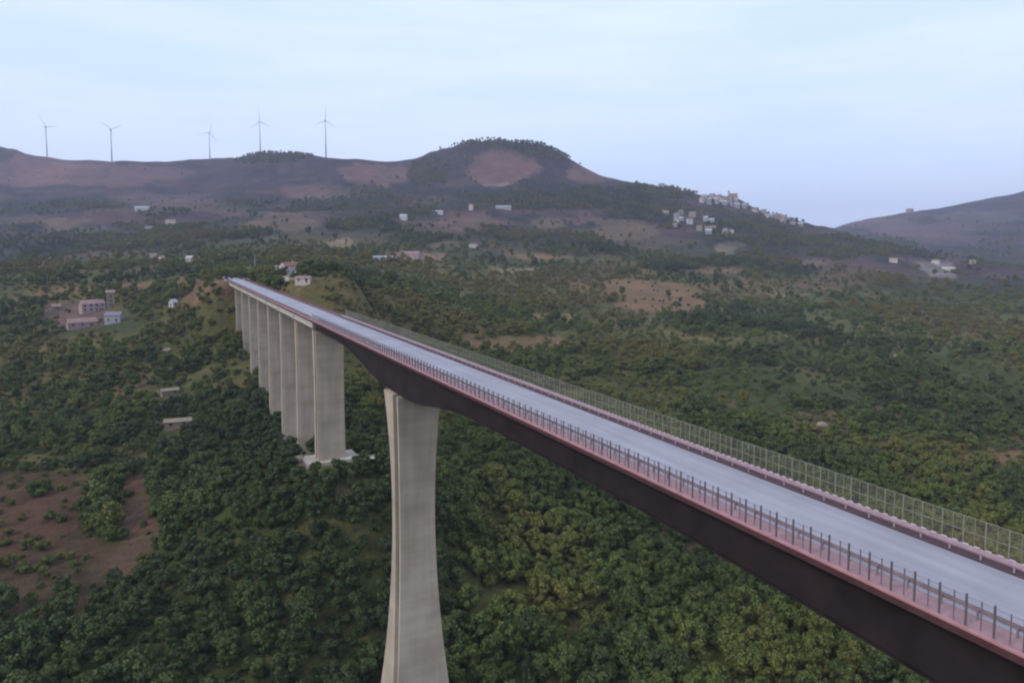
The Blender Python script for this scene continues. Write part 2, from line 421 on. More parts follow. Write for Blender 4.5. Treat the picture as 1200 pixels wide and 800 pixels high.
# ------------------------------------------------------------------ patches of open ground (photo outlines dropped onto the terrain)
# centre x, y, half width, half height, colour, share of trees kept
MAROON = (0.100, 0.055, 0.036); OCHRE = (0.20, 0.125, 0.07); TAN = (0.25, 0.18, 0.125); OLIVE = (0.115, 0.09, 0.045); PINK = (0.22, 0.13, 0.12); PALE = (0.36, 0.31, 0.27)
PATCH = [
 (70, 600, 105, 40, MAROON, .1), (95, 672, 92, 58, MAROON, .09), (25, 690, 70, 45, (0.085, 0.06, 0.04), .16), (160, 625, 26, 70, (0.13, 0.075, 0.055), .08),
 (200, 338, 55, 10, (0.17, 0.11, 0.065), .06), (245, 352, 30, 13, OCHRE, .04), (240, 336, 30, 6, OCHRE, .1), (100, 372, 45, 16, (0.15, 0.1, 0.09), .03), (50, 335, 60, 8, OLIVE, .3),
 (752, 346, 66, 17, (0.21, 0.13, 0.075), .03), (700, 352, 40, 7, OLIVE, .3), (615, 403, 58, 14, (0.2, 0.125, 0.07), .05), (615, 385, 30, 6, OLIVE, .3), (560, 398, 20, 8, OCHRE, .2),
 (640, 300, 40, 4, OCHRE, .06), (615, 318, 30, 4, TAN, .06), (700, 335, 45, 4, OCHRE, .08), (560, 350, 30, 4, OCHRE, .1), (790, 362, 50, 4, OCHRE, .1), (640, 372, 40, 4, TAN, .1), (830, 318, 40, 4, OCHRE, .08), (910, 345, 40, 4, (0.19, 0.13, 0.07), .12), (1080, 400, 60, 5, (0.14, 0.11, 0.05), .3), (950, 430, 60, 6, (0.13, 0.105, 0.05), .3), (820, 470, 40, 8, (0.13, 0.105, 0.05), .3), (740, 430, 30, 6, (0.13, 0.105, 0.05), .3), (470, 315, 50, 4, OLIVE, .15), (130, 320, 60, 4, OLIVE, .15), (70, 345, 40, 4, OCHRE, .1), (150, 445, 60, 5, OLIVE, .3), (90, 540, 90, 8, OLIVE, .3), (660, 325, 60, 8, OLIVE, .25), (870, 335, 60, 9, (0.17, 0.12, 0.07), .15), (980, 332, 45, 8, (0.18, 0.11, 0.07), .2), (850, 350, 40, 6, OLIVE, .3),
 (1010, 500, 110, 22, (0.13, 0.1, 0.055), .45), (1150, 530, 80, 25, (0.13, 0.095, 0.05), .45), (960, 495, 40, 12, (0.15, 0.11, 0.065), .3), (1180, 535, 30, 10, OCHRE, .2),
 (800, 612, 70, 20, OLIVE, .4), (860, 650, 60, 16, (0.15, 0.105, 0.06), .25), (740, 575, 45, 14, OLIVE, .4), (330, 575, 22, 9, (0.11, 0.075, 0.045), .5),
 (346, 535, 12, 24, (0.32, 0.23, 0.18), .02), (395, 572, 34, 6, (0.13, 0.1, 0.065), .3), (210, 497, 26, 8, (0.17, 0.12, 0.075), .1), (200, 461, 16, 5, (0.18, 0.14, 0.09), .1),
 (330, 262, 44, 13, (0.26, 0.165, 0.115), .04), (400, 285, 20, 6, TAN, .1), (550, 262, 40, 12, PINK, .05), (500, 268, 40, 6, PINK, .2), (480, 300, 40, 5, (0.24, 0.15, 0.11), .05), (530, 288, 40, 4, TAN, .1), (590, 287, 30, 5, OLIVE, .2),
 (735, 270, 36, 11, (0.24, 0.165, 0.115), .05), (690, 260, 30, 5, PINK, .1), (640, 262, 25, 5, TAN, .1), (850, 290, 21, 8, (0.36, 0.28, 0.21), .0), (955, 306, 22, 6, (0.24, 0.17, 0.13), .1), (1000, 322, 40, 6, (0.19, 0.12, 0.08), .2),
 (1100, 317, 26, 9, (0.40, 0.35, 0.34), .05), (1115, 303, 16, 6, (0.3, 0.2, 0.18), .1), (1080, 270, 60, 7, (0.24, 0.13, 0.14), .02), (1030, 262, 50, 7, (0.2, 0.13, 0.14), .02), (1150, 255, 50, 8, (0.16, 0.14, 0.15), .05),
 (590, 197, 40, 22, (0.28, 0.15, 0.145), .01), (690, 205, 26, 10, (0.27, 0.155, 0.135), .01), (440, 205, 40, 14, (0.27, 0.155, 0.14), .01), (590, 216, 14, 4, (0.4, 0.34, 0.32), .0),
 (120, 205, 110, 14, (0.25, 0.14, 0.135), .01), (40, 200, 50, 20, (0.26, 0.15, 0.15), .02), (60, 258, 50, 4, TAN, .05), (110, 270, 60, 5, (0.2, 0.17, 0.13), .1), (200, 235, 60, 8, (0.18, 0.12, 0.12), .05), (260, 245, 40, 6, (0.2, 0.12, 0.11), .05), (375, 225, 40, 10, (0.2, 0.13, 0.125), .05),
 (320, 325, 22, 6, (0.3, 0.22, 0.17), .05), (350, 330, 16, 5, (0.3, 0.25, 0.19), .05), (285, 318, 15, 4, (0.42, 0.39, 0.4), .0)]
WOODS = [  # dark tree cover on the far slopes: centre, half size, density
 (585, 168, 75, 10, 1.), (640, 178, 40, 10, 1.), (322, 184, 42, 10, .95), (500, 205, 22, 18, .92), (540, 190, 22, 14, .5), (470, 245, 60, 14, .7), (600, 235, 90, 12, .9), (700, 232, 70, 14, .95), (380, 240, 50, 8, .7), (90, 240, 60, 6, .6), (760, 225, 50, 9, 1.), (760, 250, 50, 12, .8), (880, 275, 70, 16, .8), (900, 258, 40, 10, .8), (1000, 290, 80, 14, .9),
 (180, 267, 60, 7, .88), (240, 277, 70, 8, .9), (60, 283, 90, 12, .9), (160, 288, 80, 9, .9), (420, 264, 40, 10, .85), (40, 245, 60, 5, .6), (290, 240, 40, 5, .7), (420, 225, 40, 6, .6), (640, 280, 70, 8, .7), (800, 310, 60, 10, .9), (1160, 300, 60, 14, .7), (1120, 262, 60, 10, .35), (1180, 280, 40, 12, .6), (680, 190, 14, 6, .8)]

def outline(cx, cy, rx, ry, n=14):
    P = [ground_px(cx + rx * math.cos(a), cy + ry * math.sin(a)) for a in np.linspace(0, 2 * math.pi, n, endpoint=False)]
    return np.array(P)[:, :2]
def in_poly(x, y, poly):
    inside = np.zeros(x.shape, bool); n = len(poly)
    for i in range(n):
        x0, y0 = poly[i]; x1, y1 = poly[(i + 1) % n]
        if y0 == y1: continue
        c = (y0 > y) != (y1 > y)
        inside ^= c & (x < (x1 - x0) * (y - y0) / (y1 - y0) + x0)
    return inside
class Patch:
    def __init__(s, p):
        s.poly = outline(*p[:4]); s.col = np.array(p[4]) if len(p) > 5 else None; s.keep = p[-1]
        s.lo = s.poly.min(0); s.hi = s.poly.max(0); s.wob = 0.26 * max(4, min(70, min(s.hi - s.lo)))
    def mask(s, x, y):
        m = (x > s.lo[0] - s.wob) & (x < s.hi[0] + s.wob) & (y > s.lo[1] - s.wob) & (y < s.hi[1] + s.wob)
        out = np.zeros(x.shape, bool)
        if m.any():
            xx, yy = x[m], y[m]; k = s.wob * 5
            xx = xx + (fbm(xx, yy, k, 3, 5) - 0.5) * 4 * s.wob; yy = yy + (fbm(xx, yy, k, 3, 6) - 0.5) * 4 * s.wob
            out[m] = in_poly(xx, yy, s.poly)
        return out
PATCHES = [Patch(p) for p in PATCH]
WOODP = [Patch(p) for p in WOODS]

def ground_colour(x, y, z):
    r = np.hypot(x, y)
    n1 = fbm(x, y, 160, 5, 8); n2 = fbm(x, y, 45, 4, 9); n3 = fbm(x, y, 330, 4, 10)
    under = np.array([0.060, 0.070, 0.024]); scrub = np.array([0.096, 0.094, 0.034]); dry = np.array([0.150, 0.110, 0.048])
    c = under + (scrub - under) * sstep(0.42, 0.62, n2)[:, None]
    c = c + (dry - c) * (0.7 * sstep(0.56, 0.72, n1))[:, None]
    # far slopes: mown grass and stubble, browner, with greener strips
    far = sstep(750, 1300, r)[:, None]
    fa = np.array([0.078, 0.050, 0.056]); fb = np.array([0.036, 0.044, 0.036]); fc = np.array([0.13, 0.085, 0.066])
    f = fa + (fb - fa) * sstep(0.38, 0.54, n1)[:, None]
    f = f + (fc - f) * (0.6 * sstep(0.58, 0.7, n3))[:, None]
    # parcels and terraces follow the contours
    st = fbm(x * 0.12 + y * 0.04, z * 0.9 + x * 0.03, 16, 4, 14); st2 = fbm(x * 0.2, z * 1.5 + y * 0.03, 20, 4, 15)
    f = f + (np.array([0.028, 0.036, 0.034]) - f) * (0.85 * sstep(0.49, 0.58, st))[:, None]
    f = f + (np.array([0.15, 0.098, 0.080]) - f) * (0.65 * sstep(0.55, 0.64, st2))[:, None]
    bare = (sstep(120, 230, z) * sstep(1200, 1600, r))[:, None]
    f = f + (np.array([0.072, 0.047, 0.060]) * (0.5 + 0.8 * n2[:, None]) - f) * 0.6 * bare
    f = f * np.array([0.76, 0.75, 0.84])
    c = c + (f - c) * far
    for p in PATCHES:
        m = p.mask(x, y)
        if m.any():
            k = (0.7 + 0.3 * sstep(0.3, 0.6, fbm(x[m], y[m], max(12, p.wob * 2.5), 4, 12)))[:, None]
            k = k * (0.55 if np.hypot(*p.poly[0]) > 1000 else 1.0)
            c[m] = c[m] * (1 - k) + p.col * (0.9 if np.hypot(*p.poly[0]) < 1000 else 0.78) * k
    for p in WOODP:
        m = p.mask(x, y)
        if m.any(): c[m] = c[m] * (1 - 0.6 * p.keep) + np.array([0.03, 0.038, 0.028]) * 0.6 * p.keep
    return c

# ------------------------------------------------------------------ the ground
def build_ground():
    ph = np.concatenate([np.arange(-180, -52, 4.0), np.arange(-52, 52, 0.24), np.arange(52, 180, 4.0)])
    ph = np.radians(ph) + THETA
    rr = np.exp(np.linspace(math.log(6), math.log(8200), 400))
    A, Rr = np.meshgrid(ph, rr, indexing='ij')
    x = (np.sin(A) * Rr).ravel(); y = (np.cos(A) * Rr).ravel(); z = H(x, y)
    n, m = len(ph), len(rr)
    idx = np.arange(n * m).reshape(n, m)
    a = idx; b = np.roll(idx, -1, 0)
    quads = np.stack([a[:, :-1], a[:, 1:], b[:, 1:], b[:, :-1]], -1).reshape(-1, 4)
    verts = np.stack([x, y, z], 1)
    verts = np.vstack([verts, [[0, 0, float(H(0.0, 0.1))]]])
    me = bpy.data.meshes.new('ground')
    tri = np.stack([a[:, 0], b[:, 0], np.full(n, n * m)], -1)
    me.vertices.add(len(verts)); me.vertices.foreach_set('co', verts.ravel())
    nl = quads.size + tri.size
    me.loops.add(nl)
    # fan triangles wind the other way round to the quads
    me.loops.foreach_set('vertex_index', np.concatenate([quads[:, ::-1].ravel(), tri[:, ::-1].ravel()]))
    me.polygons.add(len(quads) + len(tri))
    ls = np.concatenate([np.arange(len(quads)) * 4, quads.size + np.arange(len(tri)) * 3])
    me.polygons.foreach_set('loop_start', ls)
    me.polygons.foreach_set('use_smooth', np.ones(len(ls), bool))
    me.update(); me.validate()
    c = ground_colour(verts[:, 0], verts[:, 1], verts[:, 2])
    at = me.attributes.new('soil', 'FLOAT_COLOR', 'POINT')
    at.data.foreach_set('color', np.hstack([np.clip(c, 0, 1), np.ones((len(c), 1))]).ravel().astype(np.float32))
    me.materials.append(terrain_mat())
    o = bpy.data.objects.new('ground', me); link(o)
    return tag(o, 'wooded valley sides rising to bare brown hills', None, None, 'structure')
build_ground()

# ------------------------------------------------------------------ the viaduct
XL, XR = 38.6, 49.2            # slab edges
Y0 = -45.0                     # where the model of the bridge stops, behind the camera
PIER1_Y = 120.9
via = thing('viaduct', (BX, PIER1_Y, -76), 'long concrete and steel viaduct crossing the wooded valley on tall tapering piers', 'bridge')
def vp(mb, name, m, parent=via, smooth=False):
    """a part given in world coordinates, stored relative to the viaduct's base"""
    o = mb.build(name, m, parent, smooth)
    if parent is via: o.location = (-BX, -PIER1_Y, 76)
    return o

# deck slab with cantilever haunches, steel part and approach part
GP = [(195.6, -2.7), (165, -2.9), (158, -3.3), (152, -4.2), (145, -5.4), (138, -6.4), (131, -7.0), (112, -7.0), (107, -6.2), (102, -5.2), (97, -4.5), (91, -4.1), (80, -4.0), (55, -4.0), (40, -4.2), (25, -4.7), (10, -5.6), (-5, -6.6), (-15, -7.0), (-30, -7.0), (Y0, -5.6)]
_y = np.array([p[0] for p in GP][::-1]); _z = np.array([p[1] for p in GP][::-1])
_g = np.arange(Y0, Y_JOINT + .61, 1.5); _g[-1] = Y_JOINT + .6
_s = np.mean([np.interp(_g + q, _y, _z) for q in np.linspace(-6, 6, 9)], 0)
GP = [(float(a), float(b)) for a, b in zip(_g, _s)][::-1]
mb = MB()
ring = lambda y: [(XL, y, -0.42), (XL + 1.5, y, -0.75), (XR - 1.5, y, -0.75), (XR, y, -0.42), (XR, y, 0.0), (XL, y, 0.0)]
mb.rings([ring(Y0), ring(Y_JOINT + 0.4)])
vp(mb, 'deck_slab', M_FASCIA)
mb = MB(); mb.rings([ring(Y_JOINT + 0.5), ring(Y_END)])
vp(mb, 'deck_slab', M_FASCIA)
# steel box girder of varying depth
mb = MB()
mb.rings([[(BX - 3.75, y, -0.76), (BX - 3.55, y, z + 0.12), (BX + 3.55, y, z + 0.12), (BX + 3.75, y, -0.76)] for y, z in GP[::-1]])
girder = vp(mb, 'girder', M_STEEL)
mb = MB()
mb.rings([[(BX - 3.85, y, z + 0.11), (BX - 3.85, y, z), (BX + 3.85, y, z), (BX + 3.85, y, z + 0.11)] for y, z in GP[::-1]])
mb.build('bottom_flange', M_STEEL, girder)
# edge kerbs and walkways
for xa, xb, nm in ((XL, XL + 0.28, 'edge_kerb'), (XR - 0.45, XR, 'edge_kerb')):
    vp(MB().box(xa, xb, Y0, Y_END, 0.003, 0.11), nm, M_KERB)
vp(MB().box(XL + 0.283, 40.6, Y0, Y_END, 0.003, 0.08), 'walkway', M_WALK)
vp(MB().box(47.75, XR - 0.453, Y0, Y_END, 0.003, 0.13), 'walkway', mat('walkway_maroon', (0.085, 0.05, 0.055), 0.9, 0.16, 0.9))  # right walkway in a dark maroon tone along its whole length
# approach spans: precast beams
bm_ = MB().box(-0.32, 0.32, 0.25, SPAN - 0.25, -2.45, -2.1); bm_.box(-0.12, 0.12, 0.25, SPAN - 0.25, -2.1, -1.05); bm_.box(-0.42, 0.42, 0.25, SPAN - 0.25, -1.05, -0.78)
for e in (0.25, SPAN - 1.45): bm_.box(-0.3, 0.3, e + .003, e + 1.2 - .006, -2.098, -1.052)
beam_me = bm_.mesh('beam', M_BEAM)
nspan = int(round((Y_END - Y_JOINT) / SPAN))
for k in range(nspan):
    for xb in (-4.3, -1.45, 1.45, 4.3):
        put('beam', beam_me, via, (xb, Y_JOINT + 0.5 + k * SPAN - PIER1_Y, 76))

def pier(y, ztop, zbase, wfun, lfun, cap=False):
    """tall pier: two broad faces across the road, a deep groove in each flank"""
    root = None
    zs = np.linspace(zbase, ztop, 26)
    rings = []
    for z in zs:
        w = wfun(z) / 2; l = lfun(z) / 2; g = 2.4
        ya, yb = -l + 0.7, -l + 0.7 + min(2.3, l * 0.95)
        rings.append([(-w, -l, z), (w, -l, z), (w, ya, z), (w - g, ya + .15, z), (w - g, yb - .15, z), (w, yb, z), (w, l, z),
                      (-w, l, z), (-w, yb, z), (-w + g, yb - .15, z), (-w + g, ya + .15, z), (-w, ya, z)])
    o = MB().rings(rings).build('pier', M_CONC, via)
    o.location = (0, y - PIER1_Y, 76)
    if cap:
        MB().quadbox([(-wfun(ztop) / 2 - .1, -1.3, ztop + .004), (wfun(ztop) / 2 + .1, -1.3, ztop + .004), (wfun(ztop) / 2 + .1, 1.3, ztop + .004), (-wfun(ztop) / 2 - .1, 1.3, ztop + .004),
                      (-4.9, -1.5, ztop + .7), (4.9, -1.5, ztop + .7), (4.9, 1.5, ztop + .7), (-4.9, 1.5, ztop + .7)]).build('pier_cap', M_CONC, o)
        for xb in (-4.3, -1.45, 1.45, 4.3):
            MB().box(xb - .3, xb + .3, -1.1, 1.1, ztop + .705, ztop + .86).build('bearing', M_STEEL, o)
    else:
        for xb in (-2.6, 2.6):
            MB().box(xb - .6, xb + .6, -1, 1, ztop + .003, ztop + .32).build('bearing', M_STEEL, o)
    return o
w1 = lambda z: 7.1 + 1.6 * ((z + 31) / 23.5) ** 2
l1 = lambda z: 5.0 + 3.6 * ((z + 31) / 23.5) ** 2 * (1.0 if z > -31 else 0.62)
p1 = pier(PIER1_Y + 4.3, -7.35, -77.5, w1, l1)
MB().box(-9, 9, -8, 8, -78.5, -75.2).build('footing', M_CONC, p1)
w2 = lambda z: 7.6 + 0.35 * ((z + 22) / 20) ** 2
l2 = lambda z: 4.6
p2 = pier(Y_JOINT + 2.2, -3.3, -42.5, w2, l2)
MB().box(7.51, 13.5, -4.9, 1.5, -45, -41.4).build('footing', M_BEAM, p2)
MB().box(-7.5, 7.5, -4.6, 4.6, -44, -40.6).build('footing', mat('footing_concrete', (0.44, 0.39, 0.33), 0.9, 0.2, 0.5), p2)
for k in range(1, nspan):
    y = Y_JOINT + 0.5 + k * SPAN
    g = float(H(BX, y))
    if g > -6: g = -6.0
    pier(y, -3.35, g - 2.5, lambda z: 7.4 + 0.3 * ((z + 22) / 20) ** 2, lambda z: 4.6 + 0.02 * (-z), cap=True)
vp(MB().box(BX - 5.6, BX + 5.6, Y_END + .5, Y_END + 4, -14, -2.6).box(XL - .1, XR + .1, Y_END + 1.6, Y_END + 4.2, -2.597, -0.1), 'abutment', M_CONC)
vp(MB().box(XL - .4, XL + .2, Y_END + 4.21, Y_END + 16, -8, 0.15), 'wing_wall', M_CONC)
vp(MB().box(XR - .2, XR + .4, Y_END + 4.21, Y_END + 16, -8, 0.15), 'wing_wall', M_CONC)

# carriageway
def ribbon(name, pts, w, zoff, m, follow=None):
    P = np.array(pts, float); V = []; Fq = []
    for i, p in enumerate(P):
        d = P[min(i + 1, len(P) - 1)] - P[max(i - 1, 0)]; d /= np.linalg.norm(d[:2]); nrm = np.array([d[1], -d[0]])
        for s in (-1, -0.33, 0.33, 1):
            q = p[:2] + nrm * s * w / 2
            V.append((q[0], q[1], (max(float(H(*q)), p[2] - .2) if follow else p[2]) + zoff))
    for i in range(len(P) - 1):
        for j in range(3):
            a = i * 4 + j; Fq.append((a, a + 1, a + 5, a + 4))
    me = bpy.data.meshes.new(name); me.from_pydata(V, [], Fq); me.materials.append(m)
    return put(name, me)
MBr = MB().box(40.603, 47.747, Y0, Y_END + 4.0, 0.004, 0.06)
tag(MBr.build('road', M_ROAD), 'pale grey carriageway running along the viaduct deck', None, None, 'structure')
tag(ribbon('road', [(44.2 + (0 if k < 2 else -0.012 * (k - 2) ** 2.6), Y_END + 4.05 + k * 5, 0) for k in range(0, 16)], 7.4, 0.06, M_ROAD, True), 'pale grey road curving away behind the viaduct end', None, None, 'structure')

for y in [Y_JOINT + .45] + [Y_JOINT + .5 + k * SPAN for k in range(1, nspan)]:
    vp(MB().box(40.62, 47.73, y - .14, y + .14, .0605, .066), 'expansion_joint', M_POST)
# left railing: stout grey posts, thin posts between, wires
STEP = 1.43
Y_F0 = -4.0
lf = thing('railing', (XL + .3, 12, .2), 'dark post and wire railing along the near red edge of the viaduct deck', 'railing')
tall = MB().box(-.05, .05, -.045, .045, 0, 1.8).mesh('post', M_POST)
thin = MB().box(-.03, .03, -.027, .027, 0, 1.65).mesh('thin_post', M_THIN)
nL = int((Y_JOINT - Y_F0) / STEP)
for k in range(nL):
    y = Y_F0 + k * STEP
    put('post', tall, lf, (-.08, y - 12, 0.0))
    put('thin_post', thin, lf, (.06, y + STEP / 2 - 12, 0.0))
for z, x in ((1.66, -.08), (1.18, -.08), (.7, -.08)):
    MB().tube((x, Y_F0 - 12, z), (x, Y_JOINT - 12, z), .007, .007, 5).build('wire', M_THIN, lf)
for z in (1.3, .85, .45):
    MB().tube((.55, Y_F0 - 12, z), (.55, Y_JOINT - 12, z), .008, .008, 5).build('wire', M_THIN, lf)

# right fence: pale posts, rails and wire panels
rf = thing('mesh_fence', (XR - .25, 12, .2), 'tall pale green wire mesh fence along the far edge of the viaduct deck', 'fence')
rp = MB().box(-.04, .04, -.035, .035, 0, 2.2).mesh('post', M_FENCE)
rm = MB().box(-.02, .02, -.018, .018, 0, 2.15).mesh('mid_post', M_FENCE)
wp = bpy.data.meshes.new('wire_panel'); wp.from_pydata([(0.003, .04, .12), (0.003, STEP - .04, .12), (0.003, STEP - .04, 2.15), (0.003, .04, 2.15)], [], [(0, 1, 2, 3)]); wp.materials.append(M_MESH)
nR = int((Y_JOINT + 4 - Y_F0) / STEP)
for k in range(nR):
    y = Y_F0 + k * STEP - 12
    put('post', rp, rf, (0, y, 0)); put('mid_post', rm, rf, (.03, y + STEP / 2, 0)); put('wire_panel', wp, rf, (0.045, y, 0))
for z in (2.22, 1.2):
    MB().box(-.02, .02, Y_F0 - 12, Y_F0 + nR * STEP - 12, z - .018, z + .018).build('rail', M_FENCE, rf)

# guard rails: corrugated beams on short posts
def guard(name, x, z, ya, yb, m, label, side, lap=4.0):
    g = thing(name, (x, ya, .06), label, 'guard rail')
    prof = [(0, -.16), (.045, -.11), (.045, -.05), (0, 0), (.045, .05), (.045, .11), (0, .16)]
    def ring(y): return [(side * a, y, z + b) for a, b in prof] + [(side * (a - .012), y, z + b) for a, b in reversed(prof)]
    n = int((yb - ya) / lap)
    me = MB().rings([ring(0.0), ring(lap + .02)]).mesh('rail', m)
    pm = MB().box(-.05, .05, -.05, .05, .07, z + .1).mesh('post', m)
    bm2 = MB().box(-.05, .05, -.02, .02, z - .1, z + .1).mesh('spacer', mat('galvanised_spacer', (0.6, 0.58, 0.6), .5, .1, 2))
    big = n <= 70
    stuffp = MB()
    for k in range(n):
        put('rail', me, g, ((k % 2) * side * .003, k * lap, 0))
        if big:
            put('post', pm, g, (-side * .12, k * lap + .4, 0))
            put('post', pm, g, (-side * .12, k * lap + .4 + lap / 2, 0))
        else:
            for q in (.4, .4 + lap / 2): stuffp.box(-side * .12 - .05, -side * .12 + .05, k * lap + q - .05, k * lap + q + .05, .07, z + .1)
    if not big: tag(stuffp.build('posts', m, g), kind='stuff')
    return g
gr1 = guard('guard_rail', 47.95, .66, Y_F0, Y_JOINT + 4, M_RAIL, 'pinkish corrugated guard rail in front of the tall mesh fence', -1)
guard('guard_rail', 40.3, .55, Y_F0, Y_JOINT, M_RAILG, 'low greyish pink guard rail beside the carriageway inside the post and wire railing', 1)
guard('guard_rail', XL + .3, .75, Y_JOINT + .5, Y_END + 24, M_RAILR, 'brown guard rail on the left edge of the approach spans', 1)
guard('guard_rail', XR - .3, .75, Y_JOINT + 4.5, Y_END + 24, M_RAILR, 'brown guard rail on the right edge of the approach spans beyond the mesh fence', -1)
# pale caps along the top of the right guard rail
cap_me = MB().box(-.05, .06, -.17, .17, 0, .07).mesh('rail_cap', mat('rail_cap_pale', (0.52, 0.43, 0.47), .5, .1, 2))
for k in range(285):
    put('rail_cap', cap_me, gr1, (-.01, k * STEP / 2, .66 + .165))
# ------------------------------------------------------------------ wind turbines
M_TURB = mat('turbine_grey', (0.46, 0.5, 0.56), 0.5, 0.05, .05)
M_BLADE = mat('turbine_blade', (0.5, 0.54, 0.6), 0.5, 0.05, .05)
TURB = [(55, 179, 147, -40, 38, 'leftmost wind turbine on the bare ridge'),
        (131, 184.5, 150, -58, 25, 'wind turbine second from left with one blade pointing up left'),
        (246, 185, 154, 15, 30, 'middle one of five wind turbines on the ridge'),
        (305, 175, 141, -8, 15, 'wind turbine behind the dark wooded knoll on the ridge'),
        (382, 183, 139.5, 2, 5, 'rightmost and tallest looking wind turbine on the ridge')]
for px, yb, yh, ang, yaw, lab in TURB:
    d = np.interp(px, [r[0] for r in RIDGE], [r[2] for r in RIDGE]) * (1.03 if px != 305 else 1.06)
    dr = ray(px, yb); s = d / (dr @ Fv)
    x, y = (CAMP + dr * s)[:2]; zg = float(H(x, y))
    hub = CAM_Z + (CAMP + ray(px, yh) * (d / (ray(px, yh) @ Fv)))[2] - CAM_Z
    hh = (hub - zg) * .95
    t = thing('wind_turbine', (x, y, zg), lab, 'wind turbine', 'wind turbines along the ridge', rz=-THETA - math.atan((px - CX) / F_PX) + math.radians(yaw))
    sc_ = d / F_PX
    MB().rings([[(r * math.cos(a), r * math.sin(a), zz_) for a in np.linspace(0, 2 * math.pi, 16, endpoint=False)] for zz_, r in ((-3, 2.2), (hh * .5, 1.8), (hh - 1.5, 1.2))]).build('tower', M_TURB, t, True)
    MB().rings([[(w_ * sx, yy_, hh + h_ * sz) for sx, sz in ((-1, -1), (1, -1), (1, 1), (-1, 1))] for yy_, w_, h_ in ((-4, 1.3, 1.3), (-2, 1.9, 1.9), (6, 1.9, 1.9), (8, 1.3, 1.5))]).build('nacelle', M_TURB, t)
    hubo = MB().rings([[(r * math.cos(a), yy_, hh + r * math.sin(a)) for a in np.linspace(0, 2 * math.pi, 12, endpoint=False)] for yy_, r in ((-4.01, 1.5), (-5.5, 1.4), (-7, .5))]).build('hub', M_TURB, t, True)
    BL = 15 * sc_
    for q in range(3):
        a = math.radians(ang + 120 * q); ux, uz = math.sin(a), math.cos(a); vx, vz = uz, -ux
        rg = []
        for f, c, th in ((.02, .8, .8), (.1, .85, .7), (.22, 1.25, .5), (.5, .85, .35), (.8, .5, .2), (1, .15, .1)):
            rg.append([(ux * BL * f + vx * c * e, -5.2 + g_ * th, hh + uz * BL * f + vz * c * e) for e, g_ in ((-.6, 0), (0, -.5), (1, 0), (0, .5))])
        MB().rings(rg).build('blade', M_BLADE, t)

# ------------------------------------------------------------------ houses
M_WHITE = mat('plaster_white', (0.50, 0.48, 0.47), .9, .12, .5)
M_CREAM = mat('plaster_cream', (0.52, 0.45, 0.36), .9, .1, .5)
M_PINKW = mat('plaster_pink', (0.36, 0.26, 0.25), .9, .2, .4)
M_GREYW = mat('plaster_grey', (0.34, 0.33, 0.36), .9, .12, .4)
M_STONE = mat('stone_tan', (0.26, 0.205, 0.15), .95, .2, 1.2, bump=.4)
M_TILE = mat('roof_tile_red', (0.24, 0.10, 0.08), .9, .2, 1.5, bump=.3)
M_TILEP = mat('roof_tile_faded', (0.28, 0.185, 0.165), .9, .22, .6, bump=.3)
M_SHEET = mat('roof_sheet_white', (0.44, 0.46, 0.5), .5, .1, .6)
M_GLASS = mat('window_dark', (0.03, 0.035, 0.045), .2, .1, 1)
M_DOOR = mat('door_wood', (0.12, 0.075, 0.05), .7, .2, 2)
def house(name, base, w, d, h, rise, wall, roof, label, rz=0.0, cat='house', group=None, wins=(2, 1), chimney=True, far=False):
    """gabled house; ridge along local x; base = ground point; front faces local -y"""
    t = thing(name, tuple(base), label, cat, group, rz)
    sink = -1.5 if not far else -4
    V = [(-w / 2, -d / 2, sink), (w / 2, -d / 2, sink), (w / 2, d / 2, sink), (-w / 2, d / 2, sink), (-w / 2, -d / 2, h), (w / 2, -d / 2, h), (w / 2, d / 2, h), (-w / 2, d / 2, h)]
    mb = MB(); mb.v = V + [(-w / 2, 0, h + rise), (w / 2, 0, h + rise)]
    mb.f = [(0, 1, 5, 4), (2, 3, 7, 6), (1, 2, 6, 9, 5), (3, 0, 4, 8, 7), (3, 2, 1, 0), (4, 5, 9, 8), (6, 7, 8, 9)]
    mb.build('wall', wall, t)
    o = .4; k = rise / (d / 2); mb = MB()
    for s in (-1, 1):
        e = (s * (d / 2 + o), h - k * o + .06); mb.quadbox([(-w / 2 - o, e[0], e[1]), (w / 2 + o, e[0], e[1]), (w / 2 + o, 0, h + rise + .06), (-w / 2 - o, 0, h + rise + .06),
                                                             (-w / 2 - o, e[0], e[1] + .18), (w / 2 + o, e[0], e[1] + .18), (w / 2 + o, 0, h + rise + .24), (-w / 2 - o, 0, h + rise + .24)])
    ro = mb.build('roof', roof, t)
    if chimney:
        MB().box(w * .22, w * .22 + .7, d * .12, d * .12 + .7, h + rise * .5, h + rise + .9).build('chimney', wall, ro)
    nw, ns = wins
    if nw:
        wm = MB().box(-.5, .5, -.05, .03, -.65, .65).mesh('window', M_GLASS); fm = MB().box(-.62, .62, -.09, .02, -.82, -.66).mesh('sill', wall)
        for si in range(ns):
            for i in range(nw):
                xx = (i + .5) / nw * w - w / 2; zc = 1.7 + si * 2.9
                if zc + .8 > h: continue
                for yy_, r_ in ((-d / 2, 0), (d / 2, math.pi)):
                    wo = put('window', wm, t, (xx, yy_, zc), r_)
                    if not far: put('sill', fm, wo)
        for s in (-1, 1):
            put('window', wm, t, (s * w / 2, 0, 1.7 + (ns - 1) * 2.9), s * math.pi / 2)
    if not far and nw:
        MB().box(w * .28 - .5, w * .28 + .5, -d / 2 - .05, -d / 2 + .02, 0, 2.1).build('door', M_DOOR, t)
    return t
def hp(px, py, dz=0.0):
    g = ground_px(px, py); return g + np.array([0, 0, dz])
face = lambda px: -THETA - math.atan((px - CX) / F_PX)
